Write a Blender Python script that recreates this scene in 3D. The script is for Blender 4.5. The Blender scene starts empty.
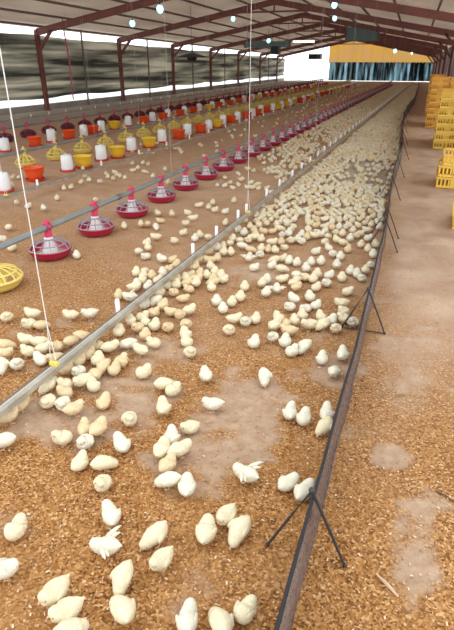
import bpy, bmesh, math, random
import numpy as np
from mathutils import Vector, Matrix
random.seed(7); rng = np.random.default_rng(7)
S = bpy.context.scene; COL = S.collection
PI = math.pi

# ------------------------------------------------------------------ camera, world, exposure
FPX, VPX, VPY, CH = 520.0, 440.0, 61.0, 1.6
_u, _v = VPX - 227, 315 - VPY
_p = math.atan2(_v, FPX)
_Y = np.array([_u, _v, FPX]); _Y /= np.linalg.norm(_Y)
_Z = np.array([0, math.cos(_p), -math.sin(_p)])
_X = np.cross(_Y, _Z)
if _X[0] < 0: _X = -_X
MC = np.array([_X, _Y, _Z])                  # rows: world axes in camera (right, up, forward)
cd = bpy.data.cameras.new('camera'); cam = bpy.data.objects.new('camera', cd); COL.objects.link(cam)
cd.sensor_fit = 'VERTICAL'; cd.sensor_height = 36.0; cd.lens = 36.0 * FPX / 630.0
cd.clip_end = 400
R3 = Matrix([[MC[i][0], MC[i][1], -MC[i][2]] for i in range(3)])
cam.matrix_world = Matrix.Translation((0, 0, CH)) @ R3.to_4x4()
S.camera = cam
w = bpy.data.worlds.new('sky'); S.world = w; w.use_nodes = True
wn = w.node_tree; bg = wn.nodes['Background']
bg.inputs[0].default_value = (0.90, 0.96, 1.0, 1); bg.inputs[1].default_value = 2.25
S.view_settings.view_transform = 'Standard'; S.view_settings.look = 'None'
S.view_settings.exposure = 0.0; S.view_settings.gamma = 1.0; S.view_settings.use_curve_mapping = False

def gp(px, py, z=0.0):                        # measured photo position -> place on the plane at height z
    d = MC @ np.array([px - 227, 315 - py, FPX]); t = (z - CH) / d[2]
    return float(d[0] * t), float(d[1] * t)

# ------------------------------------------------------------------ helpers
def tag(o, label=None, cat=None, group=None, kind=None):
    if label: o['label'] = label
    if cat: o['category'] = cat
    if group: o['group'] = group
    if kind: o['kind'] = kind
    return o
def empty(name, loc, rz=0, label=None, cat=None, group=None):
    o = bpy.data.objects.new(name, None); COL.objects.link(o)
    o.location = loc; o.rotation_euler = (0, 0, rz); o.empty_display_size = .05
    return tag(o, label, cat, group)
def link(name, me, parent=None, loc=None):
    o = bpy.data.objects.new(name, me); COL.objects.link(o)
    if parent: o.parent = parent
    if loc: o.location = loc
    return o
def obj(name, bm, mat, parent=None, loc=None, smooth=False):
    me = bpy.data.meshes.new(name); bmesh.ops.recalc_face_normals(bm, faces=bm.faces[:])
    bm.to_mesh(me); bm.free()
    for m in (mat if isinstance(mat, (list, tuple)) else [mat]): me.materials.append(m)
    if smooth: me.polygons.foreach_set('use_smooth', [True] * len(me.polygons))
    return link(name, me, parent, loc)
def copy_tree(o, parent=None):
    c = o.copy(); COL.objects.link(c); c.parent = parent
    for ch in o.children: copy_tree(ch, c)
    return c
def B(): return bmesh.new()
def box(bm, c, s, mi=0, rot=None):
    hx, hy, hz = s[0] / 2, s[1] / 2, s[2] / 2
    vs = []
    for sx in (-1, 1):
        for sy in (-1, 1):
            for sz in (-1, 1):
                v = Vector((sx * hx, sy * hy, sz * hz))
                if rot: v = rot @ v
                vs.append(bm.verts.new(v + Vector(c)))
    for f in ((0,1,3,2),(4,6,7,5),(0,4,5,1),(2,3,7,6),(0,2,6,4),(1,5,7,3)):
        bm.faces.new([vs[i] for i in f]).material_index = mi
def tube(bm, pts, r, seg=8, mi=0, caps=True):
    pts = [Vector(p) for p in pts]; rings = []
    rs = r if isinstance(r, (list, tuple)) else [r] * len(pts)
    for i, p in enumerate(pts):
        t = (pts[min(i + 1, len(pts) - 1)] - pts[max(i - 1, 0)]).normalized()
        a = Vector((0, 0, 1)) if abs(t.z) < .9 else Vector((1, 0, 0))
        n = t.cross(a).normalized(); b = t.cross(n)
        rings.append([bm.verts.new(p + (n * math.cos(k * 2 * PI / seg) + b * math.sin(k * 2 * PI / seg)) * rs[i]) for k in range(seg)])
    for A, C in zip(rings, rings[1:]):
        for k in range(seg):
            bm.faces.new([A[k], A[(k + 1) % seg], C[(k + 1) % seg], C[k]]).material_index = mi
    if caps:
        bm.faces.new(rings[0][::-1]).material_index = mi; bm.faces.new(rings[-1]).material_index = mi
def bar(bm, a, b, wd, ht, mi=0):                # rectangular bar between two points, ht roughly vertical
    a, b = Vector(a), Vector(b); t = (b - a).normalized()
    up = Vector((0, 0, 1)) if abs(t.z) < .95 else Vector((0, 1, 0))
    n = t.cross(up).normalized(); u = n.cross(t)
    vs = [bm.verts.new(p + n * sx * wd / 2 + u * sy * ht / 2) for p in (a, b) for sx, sy in ((-1,-1),(1,-1),(1,1),(-1,1))]
    for f in ((3,2,1,0),(4,5,6,7),(0,1,5,4),(1,2,6,5),(2,3,7,6),(3,0,4,7)):
        bm.faces.new([vs[i] for i in f]).material_index = mi
def lathe(bm, prof, seg=24, c=(0, 0, 0), mi=0):
    rings = []
    for r, z in prof:
        if r < 1e-5: rings.append([bm.verts.new((c[0], c[1], c[2] + z))])
        else: rings.append([bm.verts.new((c[0] + r * math.cos(k * 2 * PI / seg), c[1] + r * math.sin(k * 2 * PI / seg), c[2] + z)) for k in range(seg)])
    for A, C in zip(rings, rings[1:]):
        for k in range(seg):
            k2 = (k + 1) % seg
            if len(A) == 1 and len(C) == 1: continue
            if len(A) == 1: f = [A[0], C[k], C[k2]]
            elif len(C) == 1: f = [A[k], A[k2], C[0]]
            else: f = [A[k], A[k2], C[k2], C[k]]
            bm.faces.new(f).material_index = mi
def ico(bm, c, r, sub=1, sc=(1, 1, 1), mi=0):
    m = Matrix.Translation(c) @ Matrix.Diagonal((*sc, 1))
    res = bmesh.ops.create_icosphere(bm, subdivisions=sub, radius=r, matrix=m)
    fs = {f for v in res['verts'] for f in v.link_faces}
    for f in fs: f.material_index = mi

# ------------------------------------------------------------------ materials
def mat(name, col, rough=.6, metal=0, spec=.5, trans=0, emis=None, estr=0, sss=0, alpha=1, noise=None, bump=None, sheen=0, translucent=0, coat=0):
    m = bpy.data.materials.new(name); m.use_nodes = True; nt = m.node_tree; N = nt.nodes; L = nt.links
    b = N['Principled BSDF']
    b.inputs['Base Color'].default_value = (*col, 1); b.inputs['Roughness'].default_value = rough
    b.inputs['Metallic'].default_value = metal; b.inputs['Specular IOR Level'].default_value = spec
    b.inputs['Transmission Weight'].default_value = trans; b.inputs['Alpha'].default_value = alpha
    b.inputs['Sheen Weight'].default_value = sheen; b.inputs['Coat Weight'].default_value = coat
    if sss:
        b.inputs['Subsurface Weight'].default_value = sss; b.inputs['Subsurface Radius'].default_value = (.02, .014, .008)
    if emis: b.inputs['Emission Color'].default_value = (*emis, 1); b.inputs['Emission Strength'].default_value = estr
    tc = N.new('ShaderNodeTexCoord')
    if noise:                                       # (scale, second colour, contrast[, stretch])
        sc, c2, k = noise[:3]
        n = N.new('ShaderNodeTexNoise'); n.inputs['Scale'].default_value = sc; n.inputs['Detail'].default_value = 4
        mp = N.new('ShaderNodeMapping'); mp.inputs['Scale'].default_value = noise[3] if len(noise) > 3 else (1, 1, 1)
        L.new(tc.outputs['Object'], mp.inputs[0]); L.new(mp.outputs[0], n.inputs['Vector'])
        r = N.new('ShaderNodeMapRange'); r.inputs[1].default_value = .5 - .25 / k; r.inputs[2].default_value = .5 + .25 / k
        L.new(n.outputs['Fac'], r.inputs[0])
        mx = N.new('ShaderNodeMix'); mx.data_type = 'RGBA'
        mx.inputs[6].default_value = (*col, 1); mx.inputs[7].default_value = (*c2, 1)
        L.new(r.outputs[0], mx.inputs[0]); L.new(mx.outputs[2], b.inputs['Base Color'])
    if bump:
        n = N.new('ShaderNodeTexNoise'); n.inputs['Scale'].default_value = bump[0]; n.inputs['Detail'].default_value = 3
        L.new(tc.outputs['Object'], n.inputs['Vector'])
        bp = N.new('ShaderNodeBump'); bp.inputs['Strength'].default_value = bump[1]; bp.inputs['Distance'].default_value = bump[2]
        L.new(n.outputs['Fac'], bp.inputs['Height']); L.new(bp.outputs[0], b.inputs['Normal'])
    if translucent:
        t = N.new('ShaderNodeBsdfTranslucent'); ms = N.new('ShaderNodeMixShader'); ms.inputs[0].default_value = translucent
        src = b.inputs['Base Color'].links
        if src: L.new(src[0].from_socket, t.inputs[0])
        else: t.inputs[0].default_value = (*col, 1)
        L.new(b.outputs[0], ms.inputs[1]); L.new(t.outputs[0], ms.inputs[2]); L.new(ms.outputs[0], N['Material Output'].inputs[0])
    return m
M = {}
M['cream'] = mat('down_cream', (.79, .70, .50), .95, spec=.1, noise=(70, (.73, .60, .38), 1), bump=(260, .8, .004))
M['white'] = mat('down_white', (.77, .72, .59), .95, spec=.1, noise=(70, (.73, .65, .48), 1), bump=(260, .8, .004))
M['yellow'] = mat('down_yellow', (.75, .60, .37), .95, spec=.1, noise=(70, (.67, .49, .28), 1), bump=(260, .8, .004))
M['beak'] = mat('beak', (.75, .42, .28), .4)
M['eye'] = mat('eye', (.01, .01, .01), .15)
M['shank'] = mat('shank', (.75, .50, .28), .5)
M['crimson'] = mat('crimson_plastic', (.42, .012, .05), .35)
M['pink'] = mat('pink_clamp', (.62, .035, .11), .4)
M['maroon'] = mat('maroon_plastic', (.14, .02, .05), .4)
M['grille'] = mat('clear_grille', (.36, .33, .38), .25, alpha=.85)
M['cone'] = mat('clear_cone', (.72, .62, .62), .3)
M['feed'] = mat('feed_crumble', (.62, .42, .24), .9, noise=(120, (.40, .22, .10), 2), bump=(200, .6, .003))
M['yplastic'] = mat('yellow_plastic', (.85, .55, .04), .4)
M['ygrille'] = mat('yellow_grille', (.78, .60, .16), .45)
M['orange'] = mat('orange_plastic', (.80, .09, .015), .35)
M['redbase'] = mat('red_base', (.62, .05, .05), .4)
M['jar'] = mat('white_jar', (.86, .87, .88), .35, sss=.2)
M['pvc'] = mat('grey_pvc_pipe', (.27, .29, .28), .4, noise=(4, (.18, .20, .20), 1))
M['whitepipe'] = mat('pale_pvc', (.52, .48, .41), .4)
M['alu'] = mat('aluminium_rail', (.50, .45, .37), .45, metal=.2, noise=(9, (.30, .26, .21), 1.4))
M['darkline'] = mat('dark_grey_rail', (.20, .18, .16), .4, metal=.5)  # plain dark grey metal for line wires and pipe couplings
M['cap'] = mat('white_nipple', (.92, .94, .97), .35)
M['cord'] = mat('white_cord', (.80, .78, .75), .7); M['greycord'] = mat('grey_cord', (.42, .41, .39), .7)
M['clip'] = mat('yellow_clip', (.80, .62, .10), .4)
M['steel'] = mat('black_steel_rod', (.03, .028, .032), .5)
M['cable'] = mat('dark_hose', (.03, .027, .028), .8, spec=.2)
M['crate'] = mat('crate_yellow', (.92, .62, .10), .5, noise=(3, (.86, .52, .07), 1))
M['crate2'] = mat('crate_orange', (.90, .47, .06), .5, noise=(3, (.82, .42, .07), 1))
M['redsteel'] = mat('red_oxide_steel', (.30, .10, .08), .55, noise=(3, (.20, .08, .07), 1.2))
M['purlin'] = mat('brown_purlin', (.20, .14, .12), .6)
M['roof'] = mat('roof_sheet', (.70, .62, .54), .8, noise=(1.2, (.58, .49, .42), 1.2, (1, .35, 1)), translucent=.5)
M['kerb'] = mat('grey_concrete', (.50, .47, .43), .85, noise=(2, (.38, .36, .33), 1.2))
M['ochre'] = mat('ochre_sheet', (.90, .66, .25), .7, noise=(1.2, (.85, .66, .42), 1.5), translucent=.6)
M['lampcase'] = mat('dark_lamp_holder', (.08, .08, .09), .5)
M['bulb'] = mat('cool_bulb', (.8, .95, 1), .3, emis=(.22, .80, 1.0), estr=4.2)
M['tubelight'] = mat('tube_light', (1, 1, 1), .3, emis=(1, .97, .93), estr=4)
M['heater'] = mat('blue_grey_sheet', (.17, .27, .28), .5)
M['black'] = mat('black_sheet_metal', (.02, .025, .025), .5)
M['paper'] = mat('grey_paper', (.44, .39, .33), .85, noise=(5, (.52, .46, .38), 1.3), bump=(8, .5, .02))
M['splinter'] = mat('pale_splinter', (.62, .44, .30), .8)
M['twig'] = mat('dark_twig', (.10, .06, .04), .8)

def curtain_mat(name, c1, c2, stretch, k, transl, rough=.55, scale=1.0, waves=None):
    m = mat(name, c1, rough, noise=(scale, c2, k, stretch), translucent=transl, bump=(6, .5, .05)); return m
M['curtain'] = curtain_mat('silver_tarpaulin', (.13, .14, .12), (.74, .70, .60), (.14, .16, 3.6), 2.0, .5, scale=1.1)  # light and dark bands paint fold shading and daylight into the cloth
M['endcurtain'] = curtain_mat('blue_green_plastic', (.015, .05, .065), (.62, .82, .90), (2.8, 1, .25), 2.4, .6, .25, 1.5)  # pale vertical streaks are fold highlights painted into the plastic's colour
M['pinkcurtain'] = curtain_mat('pinkish_plastic', (.30, .17, .16), (.70, .55, .55), (1, 2.6, .3), 2.4, .35, .4, 1.2)

# floor: wood shavings inside the guard, trodden earth in the aisle, smooth dusty patches
def floor_mat():
    m = bpy.data.materials.new('litter_floor'); m.use_nodes = True; nt = m.node_tree; N = nt.nodes; L = nt.links
    b = N['Principled BSDF']; b.inputs['Roughness'].default_value = .95; b.inputs['Specular IOR Level'].default_value = .1
    tc = N.new('ShaderNodeTexCoord'); P = tc.outputs['Object']
    def noise(s, d=4, dist=0, vec=None):
        n = N.new('ShaderNodeTexNoise'); n.inputs['Scale'].default_value = s; n.inputs['Detail'].default_value = d
        n.inputs['Distortion'].default_value = dist; L.new(vec or P, n.inputs['Vector']); return n.outputs['Fac']
    def mr(v, a, c, lo=0, hi=1, smooth=False):
        r = N.new('ShaderNodeMapRange'); r.inputs[1].default_value = a; r.inputs[2].default_value = c
        r.inputs[3].default_value = lo; r.inputs[4].default_value = hi
        if smooth: r.interpolation_type = 'SMOOTHSTEP'
        L.new(v, r.inputs[0]); return r.outputs[0]
    def mth(op, a, c):
        n = N.new('ShaderNodeMath'); n.operation = op
        for i, q in enumerate((a, c)):
            if isinstance(q, (int, float)): n.inputs[i].default_value = q
            else: L.new(q, n.inputs[i])
        return n.outputs[0]
    def mix(f, a, c):
        n = N.new('ShaderNodeMix'); n.data_type = 'RGBA'
        if isinstance(f, (int, float)): n.inputs[0].default_value = f
        else: L.new(f, n.inputs[0])
        for i, q in ((6, a), (7, c)):
            if isinstance(q, tuple): n.inputs[i].default_value = (*q, 1)
            else: L.new(q, n.inputs[i])
        return n.outputs[2]
    # flakes
    vo = N.new('ShaderNodeTexVoronoi'); vo.inputs['Scale'].default_value = 125
    dn = N.new('ShaderNodeTexNoise'); dn.inputs['Scale'].default_value = 40; L.new(P, dn.inputs['Vector'])
    va = N.new('ShaderNodeVectorMath'); va.operation = 'MULTIPLY_ADD'; va.inputs[1].default_value = (.02, .02, .02)
    L.new(dn.outputs['Color'], va.inputs[0]); L.new(P, va.inputs[2]); L.new(va.outputs[0], vo.inputs['Vector'])
    sep = N.new('ShaderNodeSeparateColor'); L.new(vo.outputs['Color'], sep.inputs[0])
    cr = N.new('ShaderNodeValToRGB'); L.new(sep.outputs[0], cr.inputs[0]); e = cr.color_ramp.elements
    e[0].position = 0; e[0].color = (.10, .036, .010, 1); e[1].position = 1; e[1].color = (.70, .44, .23, 1)
    for p_, c_ in ((.3, (.28, .115, .032, 1)), (.62, (.41, .190, .062, 1)), (.88, (.51, .27, .10, 1))):
        q = e.new(p_); q.color = c_
    big = noise(2.2, 3)
    shav = mix(mr(big, .35, .7, 0, .45), cr.outputs[0], (.36, .175, .065))
    # bare smooth patches (wear with a shape of its own)
    sx = N.new('ShaderNodeSeparateXYZ'); L.new(P, sx.inputs[0]); X, Y = sx.outputs[0], sx.outputs[1]
    acc = None
    for (px, py, rx, ry, amt) in PATCHES:
        x, y = gp(px, py); x1, y1 = gp(px + rx, py); ax = math.hypot(x1 - x, y1 - y); x1, y1 = gp(px, py - ry); ay = math.hypot(x1 - x, y1 - y)
        dx = mth('DIVIDE', mth('SUBTRACT', X, x), max(ax, .05)); dy = mth('DIVIDE', mth('SUBTRACT', Y, y), max(ay, .05))
        r2 = mth('ADD', mth('MULTIPLY', dx, dx), mth('MULTIPLY', dy, dy))
        f = mth('MULTIPLY', mr(r2, 2.3, .1, 0, 1), amt)
        acc = f if acc is None else mth('MAXIMUM', acc, f)
    ns = noise(5, 6, .3)
    pm = mr(mth('ADD', acc, mth('MULTIPLY', mth('SUBTRACT', ns, .5), 2.2)), .35, .85, 0, 1, True)
    rnd = mr(noise(3.3, 5, .4), .58, .70, 0, .55, True)
    pm = mth('MAXIMUM', pm, rnd)
    bare = mix(mr(noise(16, 5), .35, .65), (.36, .235, .155), (.47, .33, .225))
    bare = mix(mr(noise(60, 3), .66, .74, 0, .7), bare, (.13, .075, .05))
    col = mix(mth('MULTIPLY', pm, .88), shav, bare)
    # distance: chick paper and finer litter, plus dusty haze painted as a paler floor
    far = mr(mth('ADD', Y, mth('MULTIPLY', noise(.9, 3), 5)), 3.8, 10.5, 0, .88, True)
    hazy_litter = mix(mr(noise(5, 5), .3, .7), (.56, .36, .23), (.62, .46, .33))
    col = mix(far, col, hazy_litter)
    # aisle right of the guard: trodden earth beyond the near shavings
    ais = mr(X, -.22, -.02, 0, 1, True)
    ax_ = mth('MULTIPLY', ais, mr(mth('ADD', Y, mth('MULTIPLY', noise(1.6, 4, .5), 3)), 3.2, 6.2, 0, 1, True))
    earth = mix(mr(noise(2.2, 6, .5, None), .35, .65), (.40, .255, .175), (.58, .42, .30))
    col = mix(mth('MULTIPLY', ax_, .9), col, earth)
    # sawdust-poor side by the left wall
    lw = mr(X, -10.2, -10.9, 0, 1, True)
    col = mix(lw, col, (.46, .41, .36))
    L.new(col, b.inputs['Base Color'])
    rough = mth('SUBTRACT', 1.0, mth('MAXIMUM', mth('MAXIMUM', mth('MULTIPLY', pm, .8), mth('MULTIPLY', far, .9)), mth('MULTIPLY', ax_, .6)))
    h = mth('ADD', mth('MULTIPLY', mth('ADD', sep.outputs[1], mth('MULTIPLY', vo.outputs['Distance'], .5)), rough), mth('MULTIPLY', noise(12, 4), .8))
    bp = N.new('ShaderNodeBump'); bp.inputs['Strength'].default_value = .8; bp.inputs['Distance'].default_value = .006
    L.new(h, bp.inputs['Height']); L.new(bp.outputs[0], b.inputs['Normal'])
    return m
PATCHES = [(232, 420, 52, 46, 1), (180, 470, 50, 22, .8), (120, 390, 60, 20, .8), (60, 415, 60, 22, .9), (150, 350, 45, 14, .75),
           (330, 368, 30, 14, .85), (392, 455, 20, 12, 1), (420, 560, 26, 40, .9), (425, 505, 26, 18, .7), (262, 272, 32, 14, .9),
           (390, 350, 24, 12, .7), (415, 385, 34, 16, .7), (60, 320, 40, 20, .5), (440, 330, 30, 30, .6), (130, 430, 34, 16, .7), (410, 300, 40, 10, .5)]
M['floor'] = floor_mat()
def guard_mat():
    m = bpy.data.materials.new('brown_netting'); m.use_nodes = True; N = m.node_tree.nodes; L = m.node_tree.links
    b = N['Principled BSDF']; b.inputs['Base Color'].default_value = (.17, .115, .095, 1); b.inputs['Roughness'].default_value = .6
    tc = N.new('ShaderNodeTexCoord'); n = N.new('ShaderNodeTexNoise'); n.inputs['Scale'].default_value = 60; L.new(tc.outputs['Object'], n.inputs['Vector'])
    r = N.new('ShaderNodeMapRange'); r.inputs[1].default_value = .4; r.inputs[2].default_value = .6; r.inputs[3].default_value = .55; r.inputs[4].default_value = .9
    L.new(n.outputs['Fac'], r.inputs[0]); L.new(r.outputs[0], b.inputs['Alpha']); return m
M['net'] = guard_mat()

# ------------------------------------------------------------------ the house
XL = -13.1; Y0, Y1 = 4.0, 51.0
def xr(y): return 1.62 - .041 * y
def ze(y): return 2.76 - .0175 * (y - 16.6)
def ridge(y): return ((XL + xr(y)) / 2, ze(y) + 1.22)
def zroof(x, y):
    rx, rz = ridge(y)
    return ze(y) + (rz - ze(y)) * ((x - XL) / (rx - XL) if x < rx else (xr(y) - x) / (xr(y) - rx))

bm = B()
vs = [bm.verts.new(p) for p in ((-13.2, -8, 0), (6, -8, 0), (6, Y1, 0), (-13.2, Y1, 0))]; bm.faces.new(vs)
tag(obj('floor', bm, M['floor']), kind='structure')
bm = B()
for q in (((-60, -20, -.02), (-13.2, -20, -.02), (-13.2, Y1, -.02), (-60, Y1, -.02)), ((-60, Y1, -.02), (30, Y1, -.02), (30, 120, -.02), (-60, 120, -.02)), ((6, -20, -.02), (30, -20, -.02), (30, Y1, -.02), (6, Y1, -.02)), ((-13.2, -20, -.02), (6, -20, -.02), (6, -8, -.02), (-13.2, -8, -.02))):
    bm.faces.new([bm.verts.new(p) for p in q])
bmesh.ops.remove_doubles(bm, verts=bm.verts[:], dist=.001)
tag(obj('trim_outdoor_yard', bm, mat('pale_yard', (.78, .77, .74), .9)), kind='structure')
bm = B()                                            # roof sheet with thickness
for top in (0, .03):
    for a in (0, 1):
        pts = []
        for y in (Y0, Y1):
            rx, rz = ridge(y); ex = XL - .5 if a == 0 else xr(y) + .5; ez = ze(y) - .09
            pts += [(ex, y, ez + top), (rx, y, rz + top)]
        v = [bm.verts.new(p) for p in pts]; bm.faces.new([v[0], v[1], v[3], v[2]])
tag(obj('ceiling', bm, M['roof']), kind='structure')
bm = B(); box(bm, (XL - .15, (Y0 + Y1) / 2, .1), (.14, Y1 - Y0, .2)); tag(obj('wall_left', bm, M['kerb']), kind='structure')
bm = B()
for i in range(9):
    ya, yb = Y0 + i * 5, Y0 + (i + 1) * 5
    bar(bm, (xr(ya) + .16, ya, .1), (xr(yb) + .16, yb, .1), .14, .2)
tag(obj('wall_right', bm, M['kerb']), kind='structure')
# far gable above the curtain
bm = B(); yg = Y1 - .05; rx, rz = ridge(yg)
pts = [(-9.2, 1.46), (xr(yg), 1.42), (xr(yg), ze(yg) - .02), (rx, rz - .03), (-9.2, zroof(-9.2, yg) - .03)]
f1 = [bm.verts.new((x, yg, z)) for x, z in pts]; f2 = [bm.verts.new((x, yg + .04, z)) for x, z in pts]
bm.faces.new(f1); bm.faces.new(f2[::-1])
for i in range(5): bm.faces.new([f1[i], f1[(i + 1) % 5], f2[(i + 1) % 5], f2[i]])
tag(obj('wall_far', bm, M['ochre']), kind='structure')

def sheet(bm, p0, p1, zb, zt, nx, nz, fold, thick=.012):
    """hanging cloth from p0 to p1 with folds; fold(u,v)->offset along the normal"""
    p0, p1 = Vector((*p0, 0)), Vector((*p1, 0)); d = p1 - p0; n = Vector((d.y, -d.x, 0)).normalized()
    G = []
    for side in (0, thick):
        g = []
        for i in range(nx + 1):
            u = i / nx; row = []
            for j in range(nz + 1):
                v = j / nz; zb_ = zb(u) if callable(zb) else zb; zt_ = zt(u) if callable(zt) else zt
                row.append(bm.verts.new(p0 + d * u + n * (fold(u, v) + side) + Vector((0, 0, zb_ + (zt_ - zb_) * v))))
            g.append(row)
        for i in range(nx):
            for j in range(nz):
                f = bm.faces.new([g[i][j], g[i + 1][j], g[i + 1][j + 1], g[i][j + 1]]); f.smooth = True
FR = [11.35, 16.66, 22.0, 27.28, 32.56, 37.7, 42.9, 47.9]
LW = Y1 - 9.0
r1 = [random.random() * 6 for _ in range(12)]
def foldL(u, v):
    y = u * LW
    return .07 * math.sin(v * 22 + 1.2 * math.sin(y * .9 + r1[0]) + .6 * math.sin(y * 2.1)) * (.6 + .4 * math.sin(y * 1.3 + r1[1])) + .03 * math.sin(y * 4 + v * 3)
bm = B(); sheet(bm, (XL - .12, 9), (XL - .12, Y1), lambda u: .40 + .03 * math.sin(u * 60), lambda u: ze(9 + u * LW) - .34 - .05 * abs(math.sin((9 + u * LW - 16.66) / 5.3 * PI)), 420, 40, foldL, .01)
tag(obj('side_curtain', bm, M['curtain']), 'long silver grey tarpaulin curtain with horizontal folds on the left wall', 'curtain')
bm = B(); sheet(bm, (-9.1, Y1 - .1), (xr(Y1), Y1 - .1), .06, 1.50, 160, 8, lambda u, v: .06 * math.sin(u * 90 + 2 * math.sin(u * 13)) + .03 * math.sin(u * 200), .01)
tag(obj('end_curtain', bm, M['endcurtain']), 'dark blue green plastic curtain with vertical folds across the far end', 'curtain')
bm = B(); sheet(bm, (xr(18) + .1, 18), (xr(Y1) + .1, Y1), .25, lambda u: ze(18 + u * (Y1 - 18)) - .25, 200, 8, lambda u, v: .05 * math.sin(u * 200 + 2 * math.sin(u * 31)), .01)
tag(obj('side_curtain', bm, M['pinkcurtain']), 'pinkish pleated plastic curtain on the right wall behind the crates', 'curtain')

ORD = ['first','second','third','fourth','fifth','sixth','seventh','eighth','ninth','tenth','eleventh','twelfth','thirteenth','fourteenth','fifteenth','sixteenth','seventeenth','eighteenth','nineteenth']
TENS = ['', '', 'twent', 'thirt', 'fort', 'fift', 'sixt', 'sevent', 'eight', 'ninet']
def ordw(n):
    if n < 20: return ORD[n - 1]
    t, o_ = divmod(n, 10)
    return TENS[t] + ('ieth' if o_ == 0 else 'y-' + ORD[o_ - 1])
for k, y in enumerate(FR):
    rx, rz = ridge(y); e = ze(y); xx = xr(y)
    o = empty('portal_frame', (rx, y, 0), 0, 'rust red steel portal frame carrying the roof, %s from the camera' % ordw(k + 1), 'roof frame', 'red steel portal frames')
    for s, ex in ((-1, XL + .06), (1, xx - .06)):
        bm = B(); x = ex - rx
        box(bm, (x, 0, (e - .21) / 2), (.07, .14, e - .21)); box(bm, (x + s * .045, 0, (e - .21) / 2), (.012, .17, e - .21)); box(bm, (x - s * .045, 0, (e - .21) / 2), (.012, .17, e - .21))
        box(bm, (x, 0, .01), (.24, .24, .02))
        obj('post', bm, M['redsteel'], o)
        bm = B(); bar(bm, (x, 0, e - .275), (0, 0, rz - .275), .07, .19); bar(bm, (x, 0, e - .185), (0, 0, rz - .185), .13, .015); bar(bm, (x, 0, e - .375), (0, 0, rz - .375), .13, .015)
        obj('rafter', bm, M['redsteel'], o)
        bm = B(); dx = -s * .62; bar(bm, (x, 0, e - .85), (x + dx, 0, e - .32 + abs(dx) * 1.22 / (rx - XL)), .07, .09)
        obj('knee_brace', bm, M['redsteel'], o)
    bm = B(); bar(bm, (-2.2, 0, rz - .60), (2.2, 0, rz - .60), .05, .06); bar(bm, (0, 0, rz - .6), (0, 0, rz - .37), .05, .05)
    obj('collar_tie', bm, M['redsteel'], o)
nP = 6
for s in (0, 1):
    for i in range(nP + 1):
        if s == 1 and i == nP: continue
        t = i / nP
        bm = B(); pts = []
        for y in (9.0, Y1 - .1):
            rx, rz = ridge(y); ex = XL if s == 0 else xr(y)
            pts.append((ex + (rx - ex) * t, y, ze(y) + (rz - ze(y)) * t - .035 - (.075 if t == 1 or i == 3 else .045)))
        bar(bm, pts[0], pts[1], .05, .065)
        side = ('left', 'right')[s]
        lab = 'dark purlin running along the roof ridge' if t == 1 else 'dark purlin on the %s roof slope, %s up from the eave' % (side, ordw(i + 1))
        tag(obj('purlin', bm, M['purlin']), lab, 'purlin', 'roof purlins')

# narrow posts between frames holding the left curtain
for k, (a, b_) in enumerate(zip(FR, FR[1:])):
    y = (a + b_) / 2; bm = B(); bar(bm, (XL + .02, y, 0), (XL + .02, y, ze(y) - .1), .05, .05)
    tag(obj('curtain_post', bm, M['purlin']), 'thin dark post against the left curtain, %s from the camera' % ordw(k + 1), 'post', 'thin posts along the left curtain')

# ------------------------------------------------------------------ lamps, heaters
def lamp(x, y, z, lab, r=.095):
    zr = zroof(x, y) - .03
    z = min(z, zr - .14)
    o = empty('hanging_bulb', (x, y, z), 0, lab, 'lamp', 'cool white bulbs under the roof')
    bm = B(); ico(bm, (0, 0, 0), r, 2, (1, 1, 1.15)); obj('bulb', bm, M['bulb'], o, smooth=True)
    bm = B(); lathe(bm, [(0, .14), (.03, .14), (.04, .08), (.055, .05), (0, .05)], 12); obj('lamp_holder', bm, M['lampcase'], o)
    bm = B(); tube(bm, [(0, 0, .13), (0, 0, zr - z + .02)], .008, 6); obj('cord', bm, M['lampcase'], o)
lamp(-3.62, 20.3, 3.35, 'cool white bulb at the photo top, upper of the two above each other')
lamp(-4.05, 23, 3.08, 'cool white bulb just below the topmost right bulb', .085)
lamp(-8.0, 16, 2.98, 'large cool white bulb nearest the camera, high on the left', .10)
lamp(-10.3, 18.4, 2.78, 'cool white bulb near the second left wall post')
lamp(-8.2, 23, 3.15, 'cool white bulb hanging in the middle of the left roof slope', .085)
lamp(-8.4, 29, 2.53, 'cool white bulb above the long grey hanging heater')
lamp(-2.6, 36, 2.14, 'cool white bulb in front of the ochre far gable', .10)
lamp(-1.95, 43, 2.1, 'small cool white bulb low before the far curtain, right of centre', .07)
lamp(-8.2, 43, 2.2, 'small cool white bulb before the far end, left of the hanging panel', .07)
o = empty('tube_light', (-6.8, 30, 2.5), .15, 'lit white fluorescent tube hanging under the left roof slope', 'lamp')
bm = B(); tube(bm, [(-.55, 0, 0), (.55, 0, 0)], .035, 10); obj('tube', bm, M['tubelight'], o)
bm = B(); box(bm, (0, 0, .06), (1.15, .08, .05)); obj('fixture', bm, M['jar'], o)
for s in (-.4, .4):
    bm = B(); tube(bm, [(s, 0, .08), (s, 0, zroof(-6.8, 30) - 2.53)], .006, 5); obj('cord', bm, M['lampcase'], o)
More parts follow.
